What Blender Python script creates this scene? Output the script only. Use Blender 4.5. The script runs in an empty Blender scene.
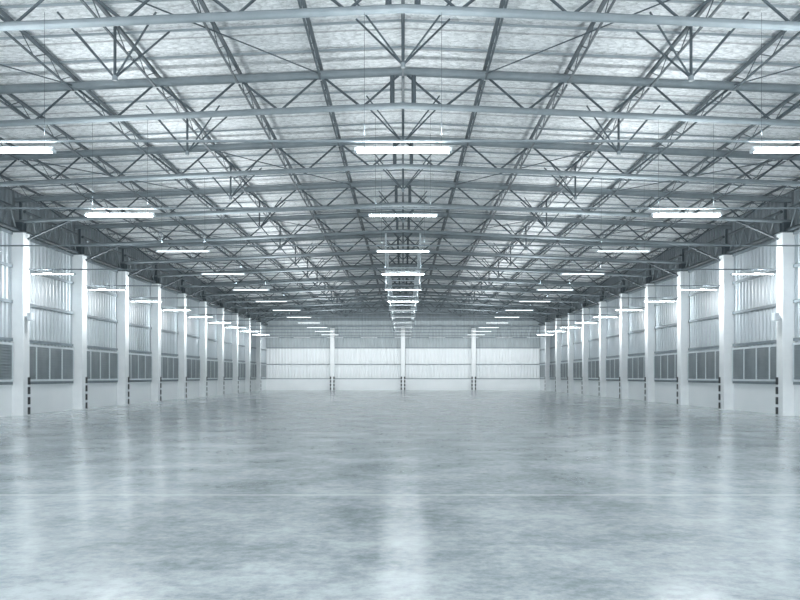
import bpy, math
from mathutils import Vector
HC=1.62
S=6.05
ROW=[15.0+S*k for k in range(14)]      # grid of frames along the hall (y)
BACK=ROW[13]+0.35
XC=15.75; XW=16.08
SL=0.045
def roofz(x,base): return HC+base-SL*abs(x)
TOP=7.97; BOT=7.08; ROOF=8.36
sc=bpy.context.scene
col=sc.collection
# ---------------- materials
def nt(name):
    m=bpy.data.materials.new(name); m.use_nodes=True
    n=m.node_tree; b=n.nodes['Principled BSDF']; return m,n,b
def noise_mat(name,c1,c2,scale=3,rough=.5,metal=0,bump=0,detail=4,sc3=None,bdist=.02):
    m,n,b=nt(name)
    tc=n.nodes.new('ShaderNodeTexCoord'); mp=n.nodes.new('ShaderNodeMapping')
    if sc3: mp.inputs['Scale'].default_value=sc3
    n.links.new(tc.outputs['Object'],mp.inputs['Vector'])
    t=n.nodes.new('ShaderNodeTexNoise'); t.inputs['Scale'].default_value=scale; t.inputs['Detail'].default_value=detail
    n.links.new(mp.outputs[0],t.inputs['Vector'])
    r=n.nodes.new('ShaderNodeValToRGB'); r.color_ramp.elements[0].position=.3; r.color_ramp.elements[1].position=.7
    r.color_ramp.elements[0].color=(*c1,1); r.color_ramp.elements[1].color=(*c2,1)
    n.links.new(t.outputs['Fac'],r.inputs['Fac']); n.links.new(r.outputs[0],b.inputs['Base Color'])
    b.inputs['Roughness'].default_value=rough; b.inputs['Metallic'].default_value=metal
    if bump:
        bp=n.nodes.new('ShaderNodeBump'); bp.inputs['Strength'].default_value=bump; bp.inputs['Distance'].default_value=bdist
        n.links.new(t.outputs['Fac'],bp.inputs['Height']); n.links.new(bp.outputs[0],b.inputs['Normal'])
    return m
M_white=noise_mat('white_painted_concrete',(.80,.835,.85),(.86,.89,.90),2,.45,bump=.1)
M_steel=noise_mat('pale_blue_grey_painted_steel',(.155,.19,.207),(.20,.235,.252),3,.5)
M_dark=noise_mat('dark_grey_primer_steel',(.045,.063,.074),(.066,.086,.098),3,.5)
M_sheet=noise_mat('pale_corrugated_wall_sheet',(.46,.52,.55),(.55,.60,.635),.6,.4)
M_uppershade=noise_mat('upper_wall_sheet_painted_shade',(.17,.205,.225),(.22,.255,.275),.6,.5)  # shade above the hanging lights, put into the sheet colour
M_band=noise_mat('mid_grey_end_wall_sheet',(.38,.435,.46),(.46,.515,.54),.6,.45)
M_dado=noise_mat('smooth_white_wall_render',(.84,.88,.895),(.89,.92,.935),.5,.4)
M_girt=noise_mat('grey_girt_steel',(.20,.245,.27),(.26,.305,.33),3,.5)
M_girtl=noise_mat('pale_girt_steel',(.50,.56,.59),(.56,.62,.65),3,.5)
M_purlin=noise_mat('grey_purlin_steel',(.20,.24,.26),(.25,.29,.31),3,.5)
M_black=noise_mat('black_safety_paint',(.015,.02,.025),(.03,.035,.04),5,.5)
M_wpaint=noise_mat('white_safety_paint',(.75,.78,.8),(.8,.83,.85),5,.5)
M_louvre=noise_mat('grey_louvre_blades',(.16,.20,.22),(.23,.27,.29),1.5,.4)
M_frame=noise_mat('white_window_frame',(.62,.68,.71),(.68,.74,.77),3,.4)
M_house=noise_mat('white_lamp_housing',(.6,.66,.7),(.7,.75,.78),4,.4)
def tubemat(nm,s):
    m,n,b=nt(nm); b.inputs['Base Color'].default_value=(.8,.8,.8,1)
    b.inputs['Emission Color'].default_value=(.93,.98,1,1); b.inputs['Emission Strength'].default_value=s
    return m
M_tube=tubemat('bright_fluorescent_tube',130)
M_tubemid=tubemat('soft_fluorescent_tube',2.5)
M_tubewall=tubemat('wall_side_fluorescent_tube',14)
M_tubedim=tubemat('dim_fluorescent_tube',.6)
M_tubectr=tubemat('ridge_fluorescent_tube',22)
# roof insulation foil: crinkled cells with crease shade in the colour + seams
m,n,b=nt('silver_foil_roof_insulation')
tc=n.nodes.new('ShaderNodeTexCoord'); mp=n.nodes.new('ShaderNodeMapping'); mp.inputs['Scale'].default_value=(1.2,2.2,1)
n.links.new(tc.outputs['Object'],mp.inputs[0])
t=n.nodes.new('ShaderNodeTexNoise'); t.inputs['Scale'].default_value=4.5; t.inputs['Detail'].default_value=8; t.inputs['Roughness'].default_value=.75
n.links.new(mp.outputs[0],t.inputs['Vector'])
r=n.nodes.new('ShaderNodeValToRGB'); e=r.color_ramp.elements
e[0].position=.36;e[0].color=(.44,.475,.49,1); e[1].position=.64;e[1].color=(.74,.77,.78,1)
n.links.new(t.outputs['Fac'],r.inputs['Fac'])
dm=n.nodes.new('ShaderNodeVectorMath'); dm.operation='MULTIPLY_ADD'; dm.inputs[1].default_value=(.7,.7,0)
n.links.new(t.outputs['Color'],dm.inputs[0]); n.links.new(mp.outputs[0],dm.inputs[2])
v=n.nodes.new('ShaderNodeTexVoronoi'); v.feature='DISTANCE_TO_EDGE'; v.inputs['Scale'].default_value=2.8
n.links.new(dm.outputs[0],v.inputs['Vector'])
r3=n.nodes.new('ShaderNodeValToRGB'); e=r3.color_ramp.elements
e[0].position=0;e[0].color=(.45,.47,.48,1); e[1].position=.09;e[1].color=(1,1,1,1)
n.links.new(v.outputs['Distance'],r3.inputs['Fac'])
m0=n.nodes.new('ShaderNodeMix'); m0.data_type='RGBA'; m0.blend_type='MULTIPLY'; m0.inputs['Factor'].default_value=.7
n.links.new(r.outputs[0],m0.inputs['A']); n.links.new(r3.outputs[0],m0.inputs['B'])
w=n.nodes.new('ShaderNodeTexWave'); w.bands_direction='Y'; w.inputs['Scale'].default_value=.26; w.inputs['Distortion'].default_value=.2
n.links.new(tc.outputs['Object'],w.inputs['Vector'])
r2=n.nodes.new('ShaderNodeValToRGB'); e=r2.color_ramp.elements
e[0].position=0;e[0].color=(.3,.3,.3,1); e[1].position=.03;e[1].color=(1,1,1,1)
n.links.new(w.outputs['Fac'],r2.inputs['Fac'])
mx=n.nodes.new('ShaderNodeMix'); mx.data_type='RGBA'; mx.blend_type='MULTIPLY'; mx.inputs['Factor'].default_value=.7
n.links.new(m0.outputs['Result'],mx.inputs['A']); n.links.new(r2.outputs[0],mx.inputs['B']); n.links.new(mx.outputs['Result'],b.inputs['Base Color'])
bp=n.nodes.new('ShaderNodeBump'); bp.inputs['Strength'].default_value=.6; bp.inputs['Distance'].default_value=.04
n.links.new(v.outputs['Distance'],bp.inputs['Height']); n.links.new(bp.outputs[0],b.inputs['Normal'])
b.inputs['Roughness'].default_value=.5; b.inputs['Metallic'].default_value=.1
M_roof=m
# polished floor
m,n,b=nt('polished_concrete_floor')
tc=n.nodes.new('ShaderNodeTexCoord')
t1=n.nodes.new('ShaderNodeTexNoise'); t1.inputs['Scale'].default_value=.6; t1.inputs['Detail'].default_value=10; t1.inputs['Roughness'].default_value=.7
t2=n.nodes.new('ShaderNodeTexNoise'); t2.inputs['Scale'].default_value=7; t2.inputs['Detail'].default_value=8; t2.inputs['Roughness'].default_value=.75
for t in (t1,t2): n.links.new(tc.outputs['Object'],t.inputs['Vector'])
ad=n.nodes.new('ShaderNodeMix'); ad.inputs['Factor'].default_value=.4
n.links.new(t1.outputs['Fac'],ad.inputs['A']); n.links.new(t2.outputs['Fac'],ad.inputs['B'])
r=n.nodes.new('ShaderNodeValToRGB'); e=r.color_ramp.elements
e[0].position=.40;e[0].color=(.22,.265,.285,1); e[1].position=.59;e[1].color=(.58,.63,.65,1)
n.links.new(ad.outputs['Result'],r.inputs['Fac'])
sp=n.nodes.new('ShaderNodeSeparateXYZ'); n.links.new(tc.outputs['Object'],sp.inputs[0])
def math_(op,a,bv=None):
    q=n.nodes.new('ShaderNodeMath'); q.operation=op
    n.links.new(a,q.inputs[0])
    if bv is not None: q.inputs[1].default_value=bv
    return q.outputs[0]
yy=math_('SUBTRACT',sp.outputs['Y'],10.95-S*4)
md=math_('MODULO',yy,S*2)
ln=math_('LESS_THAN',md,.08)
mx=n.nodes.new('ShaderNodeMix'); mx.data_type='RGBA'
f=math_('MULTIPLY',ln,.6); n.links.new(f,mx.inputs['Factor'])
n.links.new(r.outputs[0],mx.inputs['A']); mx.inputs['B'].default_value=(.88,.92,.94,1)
n.links.new(mx.outputs['Result'],b.inputs['Base Color'])
b.inputs['Roughness'].default_value=.18
b.inputs['Specular IOR Level'].default_value=1.0
M_floor=m
# ---------------- mesh builder
class MB:
    def __init__(s): s.v=[];s.f=[];s.m=[];s.mats=[]
    def mi(s,mat):
        if mat not in s.mats: s.mats.append(mat)
        return s.mats.index(mat)
    def poly(s,pts,faces,mat):
        o=len(s.v); s.v+= [tuple(p) for p in pts]; k=s.mi(mat)
        for f in faces: s.f.append([o+i for i in f]); s.m.append(k)
    def box(s,x0,x1,y0,y1,z0,z1,mat):
        p=[(x0,y0,z0),(x1,y0,z0),(x1,y1,z0),(x0,y1,z0),(x0,y0,z1),(x1,y0,z1),(x1,y1,z1),(x0,y1,z1)]
        s.poly(p,[(0,3,2,1),(4,5,6,7),(0,1,5,4),(1,2,6,5),(2,3,7,6),(3,0,4,7)],mat)
    def cbox(s,x0,x1,y0,y1,z0,z1,c,mat):   # vertical box with chamfered vertical edges
        r=[(x0+c,y0),(x1-c,y0),(x1,y0+c),(x1,y1-c),(x1-c,y1),(x0+c,y1),(x0,y1-c),(x0,y0+c)]
        p=[(a,b_,z0) for a,b_ in r]+[(a,b_,z1) for a,b_ in r]
        s.poly(p,[tuple(range(7,-1,-1)),tuple(range(8,16))]+[(i,(i+1)%8,8+(i+1)%8,8+i) for i in range(8)],mat)
    def tube(s,p,q,r,mat,nn=8):
        p=Vector(p);q=Vector(q);d=(q-p).normalized()
        a=Vector((0,0,1)) if abs(d.z)<.9 else Vector((1,0,0))
        u=d.cross(a).normalized(); w=d.cross(u)
        ring=[math.cos(2*math.pi*(i+.5)/nn)*u+math.sin(2*math.pi*(i+.5)/nn)*w for i in range(nn)]
        pts=[p+r*k for k in ring]+[q+r*k for k in ring]
        s.poly(pts,[(i,(i+1)%nn,nn+(i+1)%nn,nn+i) for i in range(nn)]+[tuple(range(nn-1,-1,-1)),tuple(range(nn,2*nn))],mat)
    def bar(s,p,q,w,h,mat): # rectangular bar with vertical h
        p=Vector(p);q=Vector(q);d=(q-p).normalized()
        a=Vector((0,0,1)) if abs(d.z)<.95 else Vector((0,1,0))
        u=d.cross(a).normalized(); v=u.cross(d)
        c=[(-1,-1),(1,-1),(1,1),(-1,1)]
        pts=[b0+u*(i*w/2)+v*(j*h/2) for b0 in (p,q) for i,j in c]
        s.poly(pts,[(0,3,2,1),(4,5,6,7),(0,1,5,4),(1,2,6,5),(2,3,7,6),(3,0,4,7)],mat)
    def mesh(s,name):
        me=bpy.data.meshes.new(name); me.from_pydata(s.v,[],s.f)
        for m in s.mats: me.materials.append(m)
        me.polygons.foreach_set('material_index',s.m); me.update(); return me
    def obj(s,name,parent=None,loc=(0,0,0),**kw):
        return mk(s.mesh(name),name,parent,loc,**kw)
def mk(me,name,parent=None,loc=(0,0,0),**kw):
    o=bpy.data.objects.new(name,me); o.location=loc; col.objects.link(o)
    if parent: o.parent=parent
    for k,v in kw.items(): o[k]=v
    return o
def clone(root,loc,**kw):
    new=root.copy(); new.location=loc; col.objects.link(new)
    for k,v in kw.items(): new[k]=v
    for c in root.children:
        d=c.copy(); d.parent=new; col.objects.link(d)
        for g in c.children:
            h=g.copy(); h.parent=d; col.objects.link(h)
    return new
def tubemesh(name,segs,r,mat,nn=8):
    b=MB()
    for p,q in segs: b.tube(p,q,r,mat,nn)
    return b.mesh(name)
# ---------------- shell
b=MB(); b.box(-16.3,16.3,-3,BACK+.3,-.25,0,M_floor)
b.obj('floor',kind='structure',label='polished pale concrete warehouse floor with mottled patches')
b=MB()
zr=roofz(0,ROOF); ze=roofz(16.3,ROOF)
P=[(x,y,z+dz) for y in (-3,BACK+.3) for dz in (0,.2) for x,z in ((-16.3,ze),(0,zr),(16.3,ze))]
b.poly(P,[(0,1,7,6),(1,2,8,7),(3,9,10,4),(4,10,11,5),(0,6,9,3),(2,5,11,8),(0,3,4,1),(1,4,5,2),(6,7,10,9),(7,8,11,10)],M_roof)
b.obj('ceiling',kind='structure',label='low-pitched roof underside lined with wrinkled silver foil insulation')
def corr(b,fixed,a0,a1,z0,z1f,mat,side):
    pts=[];a=a0;pitch=.36
    while a<a1:
        for da,dd in ((0,0),(.15,0),(.19,.08),(.32,.08)):
            pts.append((min(a+da,a1),dd))
        a+=pitch
    v=[];
    for a,d in pts:
        if side=='y': x,y=a,fixed-d
        else: x,y=fixed-d*(1 if fixed>0 else -1),a
        v.append((x,y,z0)); v.append((x,y,z1f(x)))
    f=[(2*i,2*i+2,2*i+3,2*i+1) for i in range(len(pts)-1)]
    b.poly(v,f,mat)
ZU=HC+5.85
for sgn,nm in ((-1,'wall_left'),(1,'wall_right')):
    b=MB()
    x0,x1=sorted((sgn*(XW+.02),sgn*16.3))
    b.box(x0,x1,-3,BACK+.3,0,ze,M_sheet)
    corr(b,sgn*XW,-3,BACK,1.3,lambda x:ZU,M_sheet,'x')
    corr(b,sgn*XW,-3,BACK,ZU,lambda x:ze,M_uppershade,'x')
    x0,x1=sorted((sgn*(XW-.1),sgn*(XW+.02)))
    b.box(x0,x1,-3,BACK,0,1.32,M_dado)
    b.obj(nm,kind='structure',label='ribbed pale metal side wall above a smooth white lower wall')
b=MB()
b.box(-16.3,16.3,BACK+.02,BACK+.3,0,ze,M_sheet)
b.poly([(-16.3,BACK+.02,ze),(16.3,BACK+.02,ze),(0,BACK+.02,zr)],[(0,1,2)],M_sheet)
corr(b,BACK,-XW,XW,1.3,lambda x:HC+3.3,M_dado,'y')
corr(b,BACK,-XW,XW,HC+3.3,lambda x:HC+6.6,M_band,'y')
corr(b,BACK,-XW,XW,HC+6.6,lambda x:roofz(x,ROOF)-.01,M_uppershade,'y')
b.box(-XW,XW,BACK-.1,BACK+.02,0,1.32,M_dado)
b.obj('wall_back',kind='structure',label='ribbed metal end wall, grey above and bright white below')
# ---------------- girts
gi=0
for sgn in (-1,1):
    for h in (-.28,1.5,3.05,4.5,5.85):
        b=MB(); xa,xb=sorted((sgn*(XW-.15),sgn*(XW-.08)))
        b.box(xa,xb,-3,BACK-.12,HC+h-.06,HC+h+.06,M_girt)
        gi+=1
        b.obj('trim_%d'%gi,kind='structure',label='grey horizontal steel wall rail')
for h,t_,m_ in ((-.28,.04,M_girt),(1.4,.04,M_girt),(3.3,.05,M_girt),(4.5,.05,M_girt),(5.8,.06,M_girt),(6.9,.06,M_girt)):
    b=MB(); b.box(-XW+.2,XW-.2,BACK-.14,BACK-.08,HC+h-t_,HC+h+t_,m_)
    gi+=1; b.obj('trim_%d'%gi,kind='structure',label='grey horizontal steel wall rail')
# ---------------- windows
wn=0
def window_mesh():
    L=S-.75; fb=MB(); lb=MB()
    z0,z1=HC-.22,HC+1.36
    fb.box(-.05,.05,0,L,z0,z0+.09,M_frame); fb.box(-.05,.05,0,L,z1-.09,z1,M_frame)
    nn=4
    for i in range(nn+1):
        y=i*(L-.08)/nn; fb.box(-.05,.05,y,y+.08,z0,z1,M_frame)
    lb.box(-.01,.01,.04,L-.04,z0+.05,z1-.05,M_louvre)
    k=12
    for i in range(k):
        z=z0+.12+i*(z1-z0-.2)/k
        for s in (-1,1):
            lb.poly([(s*.01,.05,z+.09),(s*.01,L-.05,z+.09),(s*.045,L-.05,z),(s*.045,.05,z)],[(0,1,2,3)],M_louvre)
    return fb.mesh('window_frame'),lb.mesh('louvre_panel')
wf,wl=window_mesh()
for sgn in (-1,1):
    for k in range(2,13):
        wn+=1
        e_=mk(wf,'window_%d'%wn,None,(sgn*(XW-.17),ROW[k]+.375,0),kind='structure',label='long white-framed window band with grey louvre panes')
        mk(wl,'louvre_panel',e_)
# ---------------- columns
CT=HC+5.9
def bands():
    z0=.04
    for hgt,m in ((.3,M_black),(.12,M_wpaint),(.3,M_black),(.12,M_wpaint),(.3,M_black),(.1,M_wpaint),(.3,M_black)):
        yield z0,z0+hgt,m; z0+=hgt
def guard(b,s,wall):
    for z0,z1,m in bands():
        if wall=='side':
            xa,xb=sorted((s*.25,s*.27)); b.box(xa,xb,.1,.3,z0,z1,m)
            xa,xb=sorted((s*.17,s*.25)); b.box(xa,xb,.28,.3,z0,z1,m)
        else:
            xa,xb=sorted((s*.12,s*.27)); b.box(xa,xb,-.3,-.28,z0,z1,m)
            xa,xb=sorted((s*.25,s*.27)); b.box(xa,xb,-.28,-.16,z0,z1,m)
def make_column(sx,wall='side'):
    root=bpy.data.objects.new('support_column',None); col.objects.link(root)
    h=CT if wall=='side' else HC+5.6
    b=MB(); b.cbox(-.25,.25,-.28,.28,0,h-.03,.02,M_white); b.obj('shaft',root)
    b=MB(); b.box(-.3,.3,-.33,.33,h-.03,h,M_steel); b.obj('cap_plate',root)
    b=MB()
    if wall=='side':
        b.box(-.16,.16,-.16,.16,h,h+.42,M_dark)
        b.box(-.24,.24,-.01,.01,h,h+.42,M_dark)
        b.obj('truss_seat',root)
    for s in ((sx,) if wall=='side' else (-1,1)):
        b=MB(); guard(b,s,wall); b.obj('corner_guard',root)
    root['category']='column'
    return root
for sgn in (-1,1):
    c=make_column(-sgn); c.location=(sgn*XC,ROW[3],0)
    c['label']='white concrete column with black and white striped corner guard'; c['group']='columns along the side walls'
    for k in range(4,13): clone(c,(sgn*XC,ROW[k],0))
c=make_column(1,'back'); c.location=(0,BACK-.45,0); c['label']='white column against end wall with striped guards'; c['group']='columns along the end wall'
for x in (-8.2,8.2): clone(c,(x,BACK-.45,0))
for sgn in (-1,1):
    root=bpy.data.objects.new('wall_lamp',None); col.objects.link(root); root.location=(sgn*(XC-.25),ROW[3]-.05,HC+2.45)
    root['category']='lamp'; root['label']='small white box lamp bracketed to a white column'
    b=MB(); b.box(*sorted((0,-sgn*.1)),-.05,.05,-.04,.04,M_house); b.obj('bracket',root)
    b=MB(); xa,xb=sorted((-sgn*.08,-sgn*.3)); b.cbox(xa,xb,-.14,.14,-.16,.16,.04,M_house); b.obj('lamp_body',root)
# ---------------- eave girders between columns
def girder():
    root=bpy.data.objects.new('eave_girder',None); col.objects.link(root)
    L=S; z0=CT+.081; z1=CT+.95
    mk(tubemesh('bottom_chord',[((0,.17,z0),(0,L-.17,z0))],.08,M_dark,8),'bottom_chord',root)
    mk(tubemesh('top_chord',[((0,0.36,z1),(0,L-.36,z1))],.07,M_dark,6),'top_chord',root)
    seg=[];nn=10
    for i in range(nn): 
        a=(0,.4+i*(L-.8)/nn,z0 if i%2==0 else z1); c_=(0,.4+(i+1)*(L-.8)/nn,z1 if i%2==0 else z0); seg.append((a,c_))
    mk(tubemesh('web',seg,.035,M_steel,6),'web',root)
    root['category']='girder'; root['label']='dark steel lattice girder along the wall top'; root['group']='eave girders'
    return root
g=girder(); first=True
for sgn in (-1,1):
    for k in range(2,13):
        if first: g.location=(sgn*XC,ROW[k],0); first=False
        else: clone(g,(sgn*XC,ROW[k],0))
# ---------------- transverse roof trusses
J=2.15; HJ=J/2; XE=15.95
def truss():
    root=bpy.data.objects.new('roof_truss',None); col.objects.link(root)
    mk(tubemesh('top_chord',[((-XE,0,roofz(XE,TOP)),(0,0,roofz(0,TOP))),((0,0,roofz(0,TOP)),(XE,0,roofz(XE,TOP)))],.115,M_steel,10),'top_chord',root)
    mk(tubemesh('bottom_chord',[((-XE,0,roofz(XE,BOT)),(0,0,roofz(0,BOT))),((0,0,roofz(0,BOT)),(XE,0,roofz(XE,BOT)))],.085,M_steel,10),'bottom_chord',root)
    for i in range(-14,14):
        xa,xb=i*HJ,(i+1)*HJ
        za=roofz(xa,TOP if i%2==0 else BOT); zb=roofz(xb,BOT if i%2==0 else TOP)
        mk(tubemesh('diagonal_brace',[((xa,0,za),(xb,0,zb))],.032,M_dark,6),'diagonal_brace',root)
    for x in (-XC,-.28,.28,XC):
        mk(tubemesh('king_post',[((x,0,roofz(x,BOT)),(x,0,roofz(x,TOP)))],.06,M_dark,6),'vertical_post',root)
    for s in (-1,1):
        mk(tubemesh('knee_brace',[((s*15.45,0,CT-.25),(s*13.6,0,roofz(13.6,BOT)))],.05,M_dark,6),'knee_brace',root)
    root['category']='roof truss'; root['label']='pale blue-grey tubular steel roof truss spanning the hall'; root['group']='main roof trusses'
    return root
T=truss(); T.location=(0,15.5,0)
TY=[15.5]+ROW[1:13]
for y in TY[1:]: clone(T,(0,y,0))
# ---------------- longitudinal bar joists
def joist(L,strut=False):
    root=bpy.data.objects.new('bar_joist',None); col.objects.link(root)
    zt=.22; zb=-.13
    b=MB(); b.bar((0,0,zt),(0,L,zt),.08,.07,M_dark); b.obj('top_chord',root)
    b=MB(); b.bar((0,0.08,zb),(0,L-.08,zb),.045,.04,M_dark); b.obj('bottom_chord',root)
    nn=8; seg=[]
    for i in range(nn): seg.append(((0,.1+i*(L-.2)/nn,zt if i%2==0 else zb),(0,.1+(i+1)*(L-.2)/nn,zb if i%2==0 else zt)))
    mk(tubemesh('web',seg,.013,M_dark,5),'web',root)
    if strut:
        z0=-1.0; h=L/2
        mk(tubemesh('post',[((0,h,z0),(0,h,.2))],.035,M_dark,6),'post',root)
        for sx in (-1,1):
            for sy in (-1,1):
                mk(tubemesh('strut',[((0,h,z0),(sx*HJ,h+sy*.5,.25))],.024,M_dark,6),'strut',root)
        b=MB(); b.tube((0,h,z0-.06),(0,h,z0+.05),.06,M_steel,8); b.obj('node_cap',root)
    root['category']='roof joist'; root['group']='longitudinal roof joists'
    root['label']='dark open-web steel joist with hanging strut cluster' if strut else 'dark open-web steel joist under the foil roof lining'
    return root
jp=joist(S); js=joist(S,True); up=us=False
for i in range(-7,8):
    st=i in (-3,0,3)
    for k in range(13):
        loc=(i*J,ROW[k],roofz(i*J,TOP))
        if st:
            if not us: js.location=loc; us=True
            else: clone(js,loc)
        else:
            if not up: jp.location=loc; up=True
            else: clone(jp,loc)
# ---------------- cross purlins
b=MB()
for s in (-1,1):
    b.bar((0,0,roofz(0,ROOF)-.06),(s*XW,0,roofz(XW,ROOF)-.06),.04,.05,M_purlin)
pm=b.mesh('cross_purlin')
y=ROW[0]+.75
while y<BACK-.5:
    mk(pm,'cross_purlin',None,(0,y,0),category='purlin',label='thin grey cross purlin supporting the foil lining',group='cross purlins'); y+=S/4
for sgn in (-1,1):
    for i0 in (1,4):
        for k in range(0,12,2):
            b=MB()
            x0,x1=sgn*i0*J,sgn*(i0+2)*J
            a,c_=(x1,.15),(x0,S-.15)
            b.tube((a[0],a[1],roofz(a[0],TOP)-.02),(c_[0],c_[1],roofz(c_[0],TOP)-.02),.018,M_dark,6)
            b.obj('cross_brace',None,(0,ROW[k],0),category='roof brace',label='slim dark diagonal brace between roof trusses',group='diagonal roof braces')
# ---------------- lights + conduits
b=MB(); b.tube((-16.0,0,0),(16.0,0,0),.026,M_steel,8)
cm=b.mesh('conduit')
LH=HC+4.2; CH=HC+4.42
def area(nm,en,sx=1.6,sy=.08):
    l=bpy.data.lights.new(nm,'AREA'); l.shape='RECTANGLE'; l.size=sx; l.size_y=sy; l.energy=en; l.color=(.95,.985,1); return l
UPN=area('added_upward_fill',105); UP=area('added_upward_fill',165); UPW=area('added_upward_fill',48); UPC=area('added_upward_fill',22); WASH=area('added_wall_fill',95,1.6,.15)  # added fill lights: upward ones brighten the roof, WASH the end wall
SIDE=area('added_wall_fill',95,.6,.3)  # added fill aimed at the side walls, not part of the tubes
def fixture(mat,hr,hmat,label,up=None,wash=None,tr=.02,sp_=.06,frame=False):
    root=bpy.data.objects.new('fluorescent_light',None); col.objects.link(root)
    b=MB(); w0,w1,hh=.03,.05,.05; L=.9
    if tr<.015: hh=.03
    p=[]
    for x in (-L,L): p+=[(x,-w1,.02),(x,w1,.02),(x,w0,.02+hh),(x,-w0,.02+hh)]
    b.poly(p,[(0,1,2,3),(4,7,6,5),(0,4,5,1),(1,5,6,2),(2,6,7,3),(3,7,4,0)],M_house)
    b.obj('housing',root)
    for yy in (-sp_,sp_):
        mk(tubemesh('tube',[((-L+.04,yy,0),(L-.04,yy,0))],tr,mat,6),'tube',root)
    for x in (-L+.02,L-.02):
        b=MB(); b.box(x-.025,x+.025,-sp_-.03,sp_+.03,-.025,.03,M_house); b.obj('end_cap',root)
    hx=.84 if frame else .72
    for x in (-hx,hx):
        mk(tubemesh('hanger',[((x,0,.04),(x,0,BOT-4.2-(0 if hr>.02 else .3)))],hr,hmat,6),'hanger',root)
    if frame:
        for z in (.9,1.9):
            mk(tubemesh('frame_rail',[((-hx,0,z),(hx,0,z))],.04,hmat,6),'frame_rail',root)
    u=bpy.data.objects.new('added_upward_fill',up or UP); col.objects.link(u); u.parent=root; u.location=(0,0,.3); u.rotation_euler=(math.pi,0,0)  # unseen fill added above each fixture to brighten the roof
    if wash=='end':
        u=bpy.data.objects.new('added_wall_fill',WASH); col.objects.link(u); u.parent=root; u.location=(0,.12,-.1); u.rotation_euler=(math.radians(64),0,0)
    elif wash:
        u=bpy.data.objects.new('added_wall_fill',SIDE); col.objects.link(u); u.parent=root; u.location=(0,0,-.06); u.rotation_euler=(0,-wash*math.radians(48),0)
    root['category']='ceiling light'; root['group']='hanging fluorescent lights'; root['label']=label
    return root
f_b=fixture(M_tube,.004,M_dark,'brightly lit twin-tube fluorescent light on thin hangers',UPN)
f_m=fixture(M_tubemid,.004,M_dark,'softly lit slim twin-tube fluorescent light on thin hangers',tr=.01,sp_=.03)
f_wl=fixture(M_tubewall,.004,M_dark,'lit twin-tube fluorescent light hung beside the side wall',UPW,-1,tr=.007,sp_=.03)
f_wr=fixture(M_tubewall,.004,M_dark,'lit twin-tube fluorescent light hung beside the side wall',UPW,1,tr=.007,sp_=.03)
f_d=fixture(M_tubectr,.004,M_dark,'lit slim twin-tube light on thin hangers',UPN,tr=.014,sp_=.04)
f_l=fixture(M_tubectr,.04,M_girtl,'lit slim twin-tube light on pale rectangular hanging frame',UPC,tr=.008,sp_=.03,frame=True)
f_l2=fixture(M_tubedim,.055,M_girtl,'dimly lit slim tube light on pale rectangular hanging frame',UPC,tr=.012,frame=True)
f_e=fixture(M_tubedim,.004,M_dark,'slim twin-tube light with an added wash toward the end wall',UPW,'end',tr=.01)
used=set()
for k in range(13):
    y=ROW[k]
    mk(cm,'conduit',None,(0,y+.13,CH),category='conduit',label='thin pale steel conduit spanning between the side walls',group='lighting conduits')
    xs=(0,-7.4,7.4,-14.4,14.4) if k<12 else (0,-7.4,7.4,-14.4,14.4,-3.7,3.7,-11,11)  # in-between lights of the last row added to brighten the end wall
    for x in xs:
        if abs(x)>10 and k<2: continue
        loc=(x,y,LH)
        if k==12: src=f_e
        elif x==0: src=f_b if k==0 else (f_d if k<4 else (f_l if k<6 else f_l2))
        elif abs(x)<10: src=f_b if k<2 else f_m
        else: src=f_wr if x>0 else f_wl
        if src.name not in used: src.location=loc; used.add(src.name)
        else: clone(src,loc)
# ---------------- world & camera
w=bpy.data.worlds.new('world'); sc.world=w; w.use_nodes=True
bg=w.node_tree.nodes['Background']; bg.inputs[0].default_value=(.91,.96,1,1); bg.inputs[1].default_value=4.5
cd=bpy.data.cameras.new('camera'); cam=bpy.data.objects.new('camera',cd); col.objects.link(cam)
cam.location=(0,0,HC); cam.rotation_euler=(math.pi/2,0,0)
cd.sensor_width=36; cd.lens=36*805/800; cd.shift_x=-3/800; cd.shift_y=76.3/800; cd.clip_end=300
sc.camera=cam
sc.view_settings.view_transform='Standard'
sc.view_settings.exposure=.15
